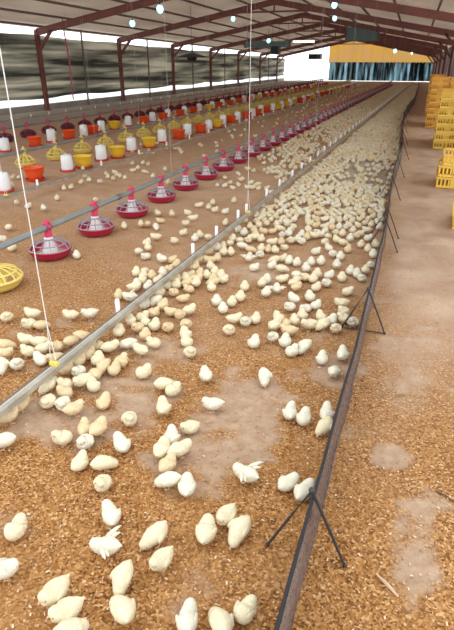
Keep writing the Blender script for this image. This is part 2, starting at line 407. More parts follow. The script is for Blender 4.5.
def panel(x, y, z, L, H, D, m, lab, name='heater_panel'):
    o = empty(name, (x, y, z), 0, lab, 'heater')
    bm = B(); box(bm, (0, 0, 0), (L, D, H)); bmesh.ops.bevel(bm, geom=bm.edges[:], offset=.02, segments=1, affect='EDGES')
    for i in range(5): box(bm, (0, -D / 2 - .005, -H * .36 + i * H * .18), (L * .9, .012, .015))
    obj('casing', bm, m, o)
    for s in (-1, 1):
        bm = B(); box(bm, (s * (L / 2 + .01), 0, 0), (.03, D + .03, H + .03)); obj('end_plate', bm, M['purlin'], o)
        bm = B(); zr = zroof(x + s * L * .46, y) - (.16 if H > .5 else .02)
        tube(bm, [(s * L * .46, 0, H / 2), (s * L * .46, 0, zr - z)], .008, 5); obj('cord', bm, M['lampcase'], o)
panel(-3.58, 28, 2.72, 1.45, .58, .35, M['heater'], 'blue grey box hanging under the ridge near the far gable')
panel(-9.05, 31, 2.42, 2.5, .30, .35, M['heater'], 'long low blue grey heater hanging on the left side')
panel(-8.3, 30, 2.12, .4, .36, .4, M['black'], 'small black fan heater below the long grey heater', 'fan_heater')
panel(-9.0, 44, 1.9, .9, .36, .4, M['black'], 'small dark heater hanging before the bright far opening', 'fan_heater')
o = empty('brooder_heater', (-8.9, 20.3, 1.74), 0, 'black canopy brooder hanging before the third left post', 'heater')
bm = B(); lathe(bm, [(.03, .14), (.10, .13), (.35, .07), (.60, 0), (.60, -.015), (.34, .05), (.08, .11), (.03, .12)], 28); obj('canopy', bm, M['black'], o)
bm = B(); lathe(bm, [(0, -.14), (.15, -.13), (.19, -.04), (.17, .04), (.05, .10), (0, .10)], 16); obj('burner', bm, M['black'], o)
bm = B(); tube(bm, [(0, 0, .13), (0, 0, zroof(-8.9, 20.3) - 1.76)], .008, 5); obj('chain', bm, M['lampcase'], o)
# hanging red hose near the first post (seen in front of the curtain)
bm = B(); tube(bm, [(XL + .9, 17.1, 0.35), (XL + .92, 17.1, 1.6), (XL + .85, 17.1, 2.6), (XL + .85, 17.1, zroof(XL + .85, 17.1) - .03)], .022, 6)
tag(obj('hanging_hose', bm, M['pink']), 'thin red hose hanging from the roof beside the first left post', 'hose')

# ------------------------------------------------------------------ guard netting, hose and A-frame stands
GP = [(-.13, .2), (-.155, .6), (-.165, 1.3), (-.17, 2.4), (-.20, 3.7), (-.225, 5), (-.28, 6), (-.35, 7.5), (-.38, 10.2), (-.57, 13.4), (-.70, 16), (-.74, 18.2), (-.77, 21.3), (-.72, 23.9), (-.84, 29.4), (-1.0, 36), (-1.1, 42)]
def gx(y):
    for (xa, ya), (xb, yb) in zip(GP, GP[1:]):
        if y <= yb: return xa + (xb - xa) * max(0, (y - ya) / (yb - ya))
    return GP[-1][0]
GH = .29
def sag(y): return GH - .03 * math.sin(y * 3.2) ** 2
bm = B(); n = 400; prev = None
for i in range(n + 1):
    y = .2 + (42 - .2) * (i / n) ** 1.5
    col = []
    for j in range(5):
        v = j / 4; off = .010 * math.sin(y * 9 + j * 1.7) * (1 - abs(v - .5)) + .012 * math.sin(v * PI) * math.sin(y * 2.3)
        col.append(bm.verts.new((gx(y) - .012 + .006 * (1 - v) + off, y, .004 + sag(y) * v)))
    if prev:
        for j in range(4): bm.faces.new([prev[j], col[j], col[j + 1], prev[j + 1]]).smooth = True
    prev = col
gd = empty('chick_guard', (gx(1), 1, 0), 0, 'long low brown netting fence with dark hose on top, right of the chicks', 'fence')
net = obj('netting', bm, M['net'], gd, (-gx(1), -1, 0))
md = net.modifiers.new('thick', 'SOLIDIFY'); md.thickness = .002
bm = B(); tube(bm, [(gx(y) - .014, y, sag(y) + .004) for y in [.2 + (41.8) * (i / 260) ** 1.5 for i in range(261)]], .0062, 6); obj('top_hose', bm, M['cable'], gd, (-gx(1), -1, 0))
bm = B(); tube(bm, [(gx(y) - .010 + .004 * math.sin(y * 5), y, .010) for y in [.2 + (41.8) * (i / 200) ** 1.5 for i in range(201)]], .007, 6); obj('bottom_hem', bm, M['net'], gd, (-gx(1), -1, 0))
def aframe(y, lab, w1=.14, w2=.14, third=True, basebar=False):
    x = gx(y) - .02
    o = empty('a_frame_stand', (x, y, 0), 0, lab, 'stand', 'black steel stands along the chick guard')
    top = (0, 0, GH + .012)
    feet = [(-w1, -.02, .006), (w2, -.01, .006)] + ([(.012, -.05, .006)] if third else [])
    for f in feet:
        bm = B(); mid = ((f[0] * .5), f[1] * .5, GH * .5 + .012)
        tube(bm, [top, mid, f], [.0055, .0055, .005], 7); ico(bm, (f[0], f[1], .010), .009, 1); obj('leg', bm, M['steel'], o)
    bm = B(); ico(bm, top, .012, 2); obj('collar', bm, M['steel'], o, smooth=True)
    if basebar:
        bm = B(); tube(bm, [(-w1, -.02, .012), (w2, -.01, .012)], .004, 6); obj('base_rod', bm, M['steel'], o)
AF = [1.33, 3.16, 4.86, 5.3, 6.95, 8.5, 10.2, 12.1, 14.2, 16.5, 19]
for k, y in enumerate(AF):
    lab = ['black three legged stand nearest the camera, straddling the netting', 'black A-frame stand with a ground rod, second along the netting'][k] if k < 2 else 'black steel stand straddling the netting, %s from the camera' % ordw(k + 1)
    aframe(y, lab, third=(k == 0), basebar=(k == 1))

# ------------------------------------------------------------------ drinker lines
def drinker_line(x, ya, yb, z, lab, cords, caps, detail=True):
    o = empty('drinker_line', (x, ya, 0), 0, lab, 'drinker line', 'nipple drinker lines')
    L = yb - ya
    bm = B(); tube(bm, [(-.012, 0, z), (-.012, L, z)], .010, 10); obj('water_pipe', bm, M['whitepipe'], o, smooth=False)
    bm = B(); box(bm, (.014, L / 2, z + .004), (.024, L, .022)); box(bm, (.0285, L / 2, z - .006), (.003, L, .012)); obj('support_rail', bm, M['alu'], o)
    bm = B(); tube(bm, [(-.030, 0, z + .006), (-.030, L, z + .006)], .0045, 6); obj('wire', bm, M['darkline'], o)
    if caps:
        bm = B(); lathe(bm, [(0, -.055), (.011, -.055), (.015, -.035), (.015, .035), (.017, .038), (.012, .055), (0, .055)], 10)
        proto = None
        for y in caps[:100]:
            if proto is None:
                proto = obj('nipple_cap', bm, M['cap'], o, smooth=False); c = proto
            else:
                c = proto.copy(); COL.objects.link(c)
            c.location = (-.052, y - ya, z + .025)
    for i, y in enumerate(cords):
        bm = B(); zr = zroof(x, max(y, Y0 + 1)) - .115; hook = z + .10
        yy = y - ya
        if y < 7:                                # bridle near the line
            tube(bm, [(-.02, yy, z + .01), (-.012, yy, z + .16), (-.005, yy, z + .26)], .0022, 5); tube(bm, [(.018, yy, z + .01), (.006, yy, z + .14), (-.005, yy, z + .26)], .0022, 5)
            tube(bm, [(-.005, yy, z + .26), (-.005, yy, zr)], .0026, 5)
        else: tube(bm, [(0, yy, z + .01), (0, yy, zr)], .0022, 5)
        obj('hanging_cord', bm, M['cord'] if y < 7 else M['greycord'], o)
        bm = B(); box(bm, (.0, yy, z + .022), (.05, .022, .02)); obj('clip', bm, M['clip'], o)
    return o
c1 = [2.67, 3.91, 4.47, 5.1, 5.38, 6.17, 6.78, 7.49] + [8.1 + .62 * i for i in range(56)]
drinker_line(-1.70, .6, 43, .115, 'long pale drinker pipe through the middle of the chicks, nearest the camera', [1.93, 5.28] + [8.7 + 3.45 * i for i in range(10)], c1)
drinker_line(-4.70, 1.5, 46, .115, 'second drinker pipe between the crimson pans and the white jar drinkers', [5.0, 8.4] + [11.5 + 3.4 * i for i in range(9)], [5.65, 7.19] + [8.4 + 1.1 * i for i in range(32)])
drinker_line(-10.4, 6.2, 48, .20, 'far drinker pipe close to the left wall', [8.6 + 3.4 * i for i in range(11)], [8.6 + .8 * i for i in range(46)])

# ------------------------------------------------------------------ feed pipes and feeder pans
def feed_pipe(x, ya, yb, z, lab, m, r=.026):
    o = empty('feed_pipe', (x, ya, 0), 0, lab, 'feed pipe', 'auger feed pipes')
    bm = B(); tube(bm, [(0, 0, z), (0, yb - ya, z)], r, 12); obj('pipe', bm, m, o, smooth=False)
    y = ya + 1.0
    while y < min(yb, ya + 30):
        bm = B(); tube(bm, [(0, y - ya, z), (0, y - ya + .06, z)], r + .006, 12); obj('coupling', bm, M['darkline'], o); y += 3.05
    y = max(ya, Y0) + 2.2
    while y < yb:
        bm = B(); tube(bm, [(0, y - ya, z), (0, y - ya, zroof(x, y) - .115)], .0022, 5); obj('hanging_cord', bm, M['greycord'], o); y += 3.05
feed_pipe(-3.05, .8, 43, .275, 'grey feed pipe carrying the crimson pans, nearest the camera', M['pvc'])
feed_pipe(-6.20, 2.2, 46, .27, 'grey feed pipe carrying the yellow pans', M['pvc'])
feed_pipe(-8.72, 4, 48, .27, 'dark feed pipe carrying the maroon pans, nearest the left wall', M['pvc'])
def pan_proto(dish, grille, clamp, cone, wire=.0045, n=14, solid=False, feed=M['feed'], top=.168):
    o = empty('feeder_pan', (0, 0, 0))
    bm = B(); lathe(bm, [(0, .006), (.13, .006), (.165, .012), (.190, .045), (.200, .075), (.206, .078), (.204, .086), (.194, .084), (.184, .05), (.160, .02), (0, .02)], 30)
    obj('dish', bm, dish, o, smooth=True)
    bm = B(); lathe(bm, [(0, .075), (.04, .070), (.10, .045), (.172, .030)], 24); obj('feed', bm, feed, o)
    bm = B()
    for k in range(n):
        a = 2 * PI * k / n; ca, sa = math.cos(a), math.sin(a)
        tube(bm, [(.045 * ca, .045 * sa, top), (.10 * ca, .10 * sa, top - .008), (.160 * ca, .160 * sa, .132), (.196 * ca, .196 * sa, .086)], wire if not solid else .014, 5)
    for rr, zz in ((.045, top), (.160, .132), (.198, .088)):
        tube(bm, [(rr * math.cos(q * PI / 12), rr * math.sin(q * PI / 12), zz) for q in range(25)], wire * 1.3 if not solid else .011, 5, caps=False)
    obj('grille', bm, grille, o)
    bm = B(); lathe(bm, [(.085, .05), (.07, .08), (.05, .13), (.042, .19), (.030, .19), (.040, .13), (.06, .08), (.075, .05)], 18); obj('feed_cone', bm, cone, o, smooth=True)
    bm = B(); tube(bm, [(0, 0, .165), (0, 0, .25)], [.045, .033], 12)
    for yy in (-.03, .03): tube(bm, [(.036 * math.cos(q * PI / 6), yy, .278 + .036 * math.sin(q * PI / 6)) for q in range(13)], .008, 6, caps=False)
    tube(bm, [(0, 0, .305), (.0, 0, .345)], [.022, .012], 8); box(bm, (0, 0, .308), (.05, .06, .02))
    obj('clamp', bm, clamp, o)
    return o
def place_row(proto, x, ys, labf, cat, group, jit=.0, sc=.92):
    first = True
    for k, y in enumerate(ys):
        c = proto if first else copy_tree(proto); first = False
        c.location = (x + random.uniform(-jit, jit), y, 0); c.rotation_euler = (0, 0, random.uniform(0, .2)); c.scale = (sc, sc, 1)
        tag(c, labf(k), cat, group)
p = pan_proto(M['crimson'], M['grille'], M['pink'], M['cone'], n=12)
place_row(p, -3.05, [3.66 + .742 * i for i in range(52)], lambda k: 'crimson feeder pan with clear grille, %s from the front on the nearest feed pipe' % ordw(k + 1), 'feeder', 'crimson feeder pans on the nearest feed pipe')
p = pan_proto(M['ygrille'], M['ygrille'], M['ygrille'], M['ygrille'], solid=False, wire=.007)
p.location = (-3.0, 2.92, 0); tag(p, 'yellow feeder pan at the left edge, in front of the crimson pans', 'feeder')
p = pan_proto(M['ygrille'], M['ygrille'], M['ygrille'], M['ygrille'], n=10, solid=True, feed=M['black'], top=.19)
place_row(p, -6.20, [6.35 + .815 * i for i in range(47)], lambda k: 'yellow feeder pan with slotted dome, %s from the front under the second feed pipe' % ordw(k + 1), 'feeder', 'yellow feeder pans on the second feed pipe', sc=.84)
p = pan_proto(M['maroon'], M['maroon'], M['pink'], M['maroon'], n=10, wire=.008)
place_row(p, -8.72, [8.8 + .76 * i for i in range(50)], lambda k: 'dark maroon feeder pan, %s from the front under the farthest feed pipe' % ordw(k + 1), 'feeder', 'maroon feeder pans near the left wall')

# bell drinkers (white jar, red base) and bowl feeders
def jar_proto():
    o = empty('jar_drinker', (0, 0, 0))
    bm = B(); lathe(bm, [(0, .005), (.125, .005), (.135, .02), (.135, .045), (.127, .045), (.122, .02), (0, .02)], 22); obj('base', bm, M['redbase'], o)
    bm = B(); lathe(bm, [(0, .025), (.098, .025), (.102, .06), (.100, .20), (.094, .30), (.082, .325), (.03, .335), (0, .335)], 22); obj('jar', bm, M['jar'], o, smooth=True)
    bm = B(); tube(bm, [(.02 * math.cos(t), 0, .335 + .02 * math.sin(t)) for t in [PI * q / 6 for q in range(7)]], .005, 5); obj('handle', bm, M['jar'], o)
    return o
def bowl_proto(m):
    o = empty('bowl_feeder', (0, 0, 0))
    bm = B(); lathe(bm, [(0, .004), (.145, .004), (.165, .012), (.170, .035), (.160, .035), (.152, .016), (0, .014)], 24); obj('tray', bm, M['redbase'] if m is M['orange'] else M['redbase'], o)
    bm = B(); lathe(bm, [(.105, .03), (.125, .06), (.150, .13), (.168, .215), (.180, .222), (.180, .235), (.168, .235), (.160, .215), (.14, .13), (.115, .05), (0, .04)], 26); obj('bowl', bm, m, o, smooth=True)
    bm = B(); lathe(bm, [(0, .17), (.08, .16), (.15, .15)], 18); obj('feed', bm, M['feed'], o)
    return o
J = jar_proto(); jars = []
def place_jars(x, ys, lab, grp):
    global J
    for k, y in enumerate(ys):
        c = J if not jars else copy_tree(J); jars.append(c)
        c.location = (x + random.uniform(-.07, .07), y, 0); c.rotation_euler = (0, 0, random.random() * 6); s = random.uniform(.90, .98); c.scale = (s, s, s * .85)
        tag(c, lab % ordw(k + 1), 'drinker', grp)
place_jars(-5.36, [5.62, 7.15, 8.2, 9.32, 10.65, 11.85] + [13.1 + 1.22 * i for i in range(24)], 'white jar drinker on red base, %s from the front in the near jar row', 'white jar drinkers in the near row')
place_jars(-7.68, [8.44, 9.87, 10.95, 11.85, 13.2] + [14.4 + 1.22 * i for i in range(23)], 'white jar drinker on red base, %s from the front in the far jar row', 'white jar drinkers in the far row')
BO, BY = bowl_proto(M['orange']), bowl_proto(M['yplastic']); used = {'O': False, 'Y': False}
def place_bowls(x, ys, cols, row):
    cnt = {'O': 0, 'Y': 0}
    for k, y in enumerate(ys):
        t = cols[k % len(cols)]; pr = BO if t == 'O' else BY; cnt[t] += 1
        c = pr if not used[t] else copy_tree(pr); used[t] = True
        c.location = (x + random.uniform(-.06, .06), y, 0); c.rotation_euler = (0, 0, random.random() * 6); c.scale = (.87, .87, .85)
        tag(c, '%s bowl feeder on a red tray, %s %s one in the %s jar row' % ({'O': 'orange', 'Y': 'yellow'}[t], ordw(cnt[t]), {'O': 'orange', 'Y': 'yellow'}[t], row), 'feeder', 'bowl feeders in the %s jar row' % row)
place_bowls(-5.33, [6.37, 7.5, 8.58, 9.88, 11.3, 12.5] + [13.7 + 1.22 * i for i in range(23)], 'OYYYOOYOOO', 'near')
place_bowls(-7.62, [9.2, 10.42, 11.35, 12.4, 13.8] + [15.0 + 1.22 * i for i in range(23)], 'OOOYOOOOYO', 'far')

# ------------------------------------------------------------------ crates
def crate_bm(L=.60, Wd=.42, H=.15):
    bm = B(); t = .012
    box(bm, (0, 0, t / 2 + .004), (Wd - .01, L - .01, t))
    for s in (-1, 1):                                # slotted sides: rails and bars
        for (ax, ln) in (('x', Wd), ('y', L)):
            off = (L if ax == 'x' else Wd) / 2 - t / 2
            def bx(c, w_, h_, z_):
                if ax == 'x': box(bm, (c, s * off, z_), (w_, t, h_))
                else: box(bm, (s * off, c, z_), (t, w_, h_))
            l2 = ln if ax == 'x' else ln - 2 * t - .001
            bx(0, l2, .035, .0215); bx(0, l2, .03, H - .016)
            nb = int(ln / .052)
            for i in range(nb + 1):
                c = -l2 / 2 + .012 + (l2 - .024) * i / nb
                bx(c, .022, H - .06, H / 2)
            bx(0, ln * .14, H - .06, H / 2)
            # rim
            if ax == 'x': box(bm, (0, s * (off + .006), H - .006), (Wd + .03, .030, .012))
            else: box(bm, (s * (off + .006), 0, H - .006), (.030, L - .002, .012))
    return bm
cm = {}
for key in ('crate', 'crate2'):
    me = bpy.data.meshes.new('crate'); b_ = crate_bm(); bmesh.ops.recalc_face_normals(b_, faces=b_.faces[:]); b_.to_mesh(me); b_.free(); me.materials.append(M[key]); cm[key] = me
def stack(x, y, n, where, key='crate', rz=0, offs=None, H=.152):
    for i in range(n):
        dx, dy, dr = (offs[i] if offs and i < len(offs) else (random.uniform(-.008, .008), random.uniform(-.008, .008), random.uniform(-.015, .015)))
        c = link('crate', cm[key], None, (x + dx, y + dy, .002 + i * H)); c.rotation_euler = (0, 0, rz + dr)
        if n == 1: lab = '%s slotted plastic crate %s' % ({'crate': 'yellow', 'crate2': 'orange yellow'}[key], where)
        else:
            pos = 'bottom' if i == 0 else 'top' if i == n - 1 else ordw(i + 1) + ' from bottom'
            lab = '%s slotted crate, %s of the %s' % ({'crate': 'yellow', 'crate2': 'orange yellow'}[key], pos, where)
        tag(c, lab, 'crate', 'yellow crates along the right wall')
stack(.60, 6.12, 1, 'standing alone at the right edge, nearest the camera')
stack(.42, 8.20, 3, 'low stack of three at the right edge', offs=[(0, 0, 0), (.0, .01, .01), (.045, .02, -.02)])
stack(.34, 12.05, 7, 'tall front stack')
stack(.80, 12.1, 7, 'tall stack touching the right wall')
stack(.36, 12.9, 7, 'second tall stack behind the front one')
stack(.10, 15.9, 8, 'tall stack nearest the netting', 'crate2')
stack(.56, 15.85, 8, 'fourth tall stack from the camera', 'crate2')
stack(.12, 16.7, 8, 'stack behind the one nearest the netting', 'crate2')
stack(.0, 19.4, 8, 'second farthest crate stack', 'crate2')
stack(.46, 19.5, 7, 'farthest crate stack', 'crate2')

# ------------------------------------------------------------------ loose things on the ground
def floor_sheet(name, corners, m, lab, cat):
    bm = B(); n = 14; P4 = [gp(*c) for c in corners]; vs = []
    for i in range(n + 1):
        row = []
        for j in range(n + 1):
            u, v = i / n, j / n
            x = (P4[0][0] * (1 - u) + P4[1][0] * u) * (1 - v) + (P4[3][0] * (1 - u) + P4[2][0] * u) * v
            y = (P4[0][1] * (1 - u) + P4[1][1] * u) * (1 - v) + (P4[3][1] * (1 - u) + P4[2][1] * u) * v
            row.append(bm.verts.new((x + random.uniform(-.01, .01), y + random.uniform(-.01, .01), -.0005 + random.uniform(0.0012, .003))))
        vs.append(row)
    for i in range(n):
        for j in range(n): bm.faces.new([vs[i][j], vs[i + 1][j], vs[i + 1][j + 1], vs[i][j + 1]]).smooth = True
    return tag(obj(name, bm, m), lab, cat)
floor_sheet('paper_sheet', [(318, 190), (386, 186), (388, 152), (345, 150)], M['paper'], 'grey crumpled paper sheet on the litter among the crowded chicks', 'paper')
bm = B(); a, b_ = gp(376, 575), gp(398, 598); tube(bm, [(a[0], a[1], .006), ((a[0] + b_[0]) / 2, (a[1] + b_[1]) / 2, .009), (b_[0], b_[1], .006)], [.003, .006, .004], 5)
tag(obj('wood_splinter', bm, M['splinter']), 'pale wood splinter on the aisle litter at the lower right', 'splinter')
bm = B(); a, b_ = gp(435, 492), gp(454, 503); tube(bm, [(a[0], a[1], .006), ((a[0] + b_[0]) / 2, (a[1] + b_[1]) / 2 + .005, .008), (b_[0], b_[1], .006)], .0035, 5)
tag(obj('twig', bm, M['twig']), 'dark twig on the aisle floor at the right edge', 'twig')
# shavings
def shavings():
    V, F, MI = [], [], []
    for _ in range(15000):
        y = .35 + 5.2 * random.random() ** 1.6; x = random.uniform(-3.3 - y * .2, .9)
        L_, W_ = random.uniform(.005, .015), random.uniform(.003, .007); a = random.random() * 6.28; tl = random.uniform(-.5, .5)
        ca, sa = math.cos(a), math.sin(a); z = random.uniform(.002, .006); cz = random.uniform(0, .004); i = len(V)
        for (u, v, dz) in ((-1, -1, 0), (0, -1, cz), (1, -1, 0), (1, 1, 0), (0, 1, cz), (-1, 1, 0)):
            lx, ly = u * L_ / 2, v * W_ / 2
            V.append((x + lx * ca - ly * sa, y + lx * sa + ly * ca, z + dz + v * tl * W_ / 2 + W_ * .25))
        F += [(i, i + 1, i + 4, i + 5), (i + 1, i + 2, i + 3, i + 4)]; mi = random.choices((0, 1, 2), (5, 3, 1.2))[0]; MI += [mi, mi]
    me = bpy.data.meshes.new('wood_shavings'); me.from_pydata(V, [], F)
    for c in ((.42, .20, .085), (.56, .32, .16), (.74, .52, .34)): me.materials.append(mat('shaving', c, .8))
    me.polygons.foreach_set('material_index', MI); me.update()
    o = link('wood_shavings', me); tag(o, 'curly orange brown wood shavings strewn over the floor', 'wood shavings', kind='stuff')
shavings()

# ------------------------------------------------------------------ chicks
POSES = {
 'standing': [(-.058,.055,.002,.002),(-.051,.054,.007,.007),(-.040,.051,.0175,.018),(-.018,.046,.0305,.028),(0,.044,.0325,.030),(.014,.046,.0310,.0285),(.023,.050,.0285,.0265),(.030,.055,.0255,.0245),(.036,.059,.0228,.0222),(.042,.062,.0198,.0198),(.048,.062,.0145,.015),(.052,.061,.005,.005)],
 'pecking': [(-.055,.060,.002,.002),(-.048,.058,.010,.010),(-.037,.054,.021,.020),(-.019,.048,.030,.028),(0,.043,.0325,.029),(.015,.039,.0305,.0275),(.025,.035,.0275,.025),(.033,.031,.0240,.022),(.040,.028,.0215,.020),(.046,.025,.0185,.0175),(.052,.022,.0135,.013),(.056,.020,.005,.005)],
 'crouching': [(-.052,.036,.002,.002),(-.046,.035,.009,.009),(-.035,.033,.0205,.019),(-.017,.031,.0315,.027),(0,.031,.0340,.028),(.014,.034,.0320,.0275),(.022,.038,.0290,.0260),(.028,.043,.0255,.0240),(.033,.047,.0228,.0215),(.039,.050,.0195,.0190),(.045,.050,.0140,.0140),(.049,.049,.005,.005)],
 'huddled': [(-.040,.034,.002,.002),(-.036,.034,.014,.013),(-.028,.034,.0250,.023),(-.013,.034,.0330,.030),(.002,.036,.0345,.0315),(.013,.040,.0320,.030),(.020,.045,.0280,.027),(.024,.051,.0245,.0235),(.028,.056,.0220,.0210),(.033,.058,.0185,.018),(.038,.058,.0130,.013),(.042,.057,.005,.005)],
}
POSES['flapping'] = POSES['standing']
def catmull(pts, k):
    P = [np.array(p) for p in pts]; P = [P[0]] + P + [P[-1]]; out = []
    for i in range(1, len(P) - 2):
        for j in range(k):
            t = j / k
            out.append(.5 * ((2 * P[i]) + (-P[i-1] + P[i+1]) * t + (2*P[i-1] - 5*P[i] + 4*P[i+1] - P[i+2]) * t*t + (-P[i-1] + 3*P[i] - 3*P[i+1] + P[i+2]) * t**3))
    out.append(P[-2]); return out
def chick_body(pose, seg, k, ragged):
    bm = B(); st = catmull(POSES[pose], k) if k > 1 else [np.array(q) for q in POSES[pose]]
    rings = []
    for i, q in enumerate(st):
        a, b_ = st[max(i - 1, 0)], st[min(i + 1, len(st) - 1)]
        t = Vector((b_[0] - a[0], 0, b_[1] - a[1])).normalized(); up = Vector((-t.z, 0, t.x))
        bend = .35 * max(0, q[0]) ** 1.0 * turn_cur
        ring = []
        for s in range(seg):
            an = 2 * PI * s / seg; r = 1 + random.uniform(-ragged, ragged)
            p = Vector((q[0], bend, q[1])) + Vector((0, 1, 0)) * max(q[2], .001) * math.cos(an) * r + up * max(q[3], .001) * math.sin(an) * r
            ring.append(bm.verts.new(p))
        rings.append(ring)
    for A, C in zip(rings, rings[1:]):
        for s in range(seg): bm.faces.new([A[s], A[(s + 1) % seg], C[(s + 1) % seg], C[s]])
    bm.faces.new(rings[0][::-1]); bm.faces.new(rings[-1])
    zc = st[len(st) * 4 // 11][1]
    if seg > 8:
        for s in (-1, 1):
            if pose == 'flapping':
                pts = [(.008, s * .022, zc + .008), (-.004, s * .040, zc + .018), (-.018, s * .058, zc + .024), (-.028, s * .070, zc + .024)]
                tube(bm, pts, [.010, .009, .006, .002], 8)
                tube(bm, [(0, s * .024, zc + .006), (-.018, s * .040, zc + .012), (-.032, s * .050, zc + .014)], [.009, .008, .002], 8)
            else:
                m_ = Matrix.Translation((-.004, s * .0258, zc + .004)) @ Matrix.Rotation(s * .24, 4, 'Z') @ Matrix.Rotation(.18, 4, 'Y') @ Matrix.Diagonal((.026, .0085, .015, 1))
                bmesh.ops.create_uvsphere(bm, u_segments=12, v_segments=8, radius=1, matrix=m_)
    return bm
turn_cur = 0
CH_M = {}
def chick_proto(pose, colour, turn, var):
    global turn_cur
    turn_cur = turn
    o = obj('chick', chick_body(pose, 20, 3, .065), M[colour], None, smooth=True); turn_cur = 0
    st = POSES[pose]; hx, hz = st[-3][0], st[-3][1]; bend = lambda x: .35 * max(0, x) * turn
    tip = st[-1]; d = Vector((tip[0] - hx, 0, tip[1] - hz)).normalized()
    bm = B(); base = Vector((tip[0] - .003, bend(tip[0]), tip[1])); tube(bm, [base, base + d * .006 + Vector((0, 0, -.001)), base + d * .012 + Vector((0, 0, -.004))], [.0042, .0030, .0007], 7)
    obj('beak', bm, M['beak'], o)
    for s in (-1, 1):
        bm = B(); ico(bm, (hx + .003, bend(hx) + s * .0165, hz + .003), .0024, 1); obj('eye', bm, M['eye'], o)
    low = .022 if pose in ('standing', 'pecking', 'flapping') else .010
    for s in (-1, 1):
        bm = B(); tube(bm, [(.0, s * .014, low), (-.003, s * .014, low * .6), (.002, s * .014, .003)], .0022, 6)
        for an in (-.5, 0, .5): tube(bm, [(.002, s * .014, .003), (.002 + .016 * math.cos(an), s * .014 + .016 * math.sin(an), .0015)], .0014, 5)
        tube(bm, [(.002, s * .014, .003), (-.006, s * .014, .0015)], .0014, 5)
        obj('leg', bm, M['shank'], o)
    return o
for pose in POSES:
    for colour in ('cream', 'white', 'yellow'):
        CH_M[pose, colour] = None
C = {'w': 'white', 'c': 'cream', 'y': 'yellow'}; PZ = {'s': 'standing', 'p': 'pecking', 'c': 'crouching', 'h': 'huddled', 'f': 'flapping'}
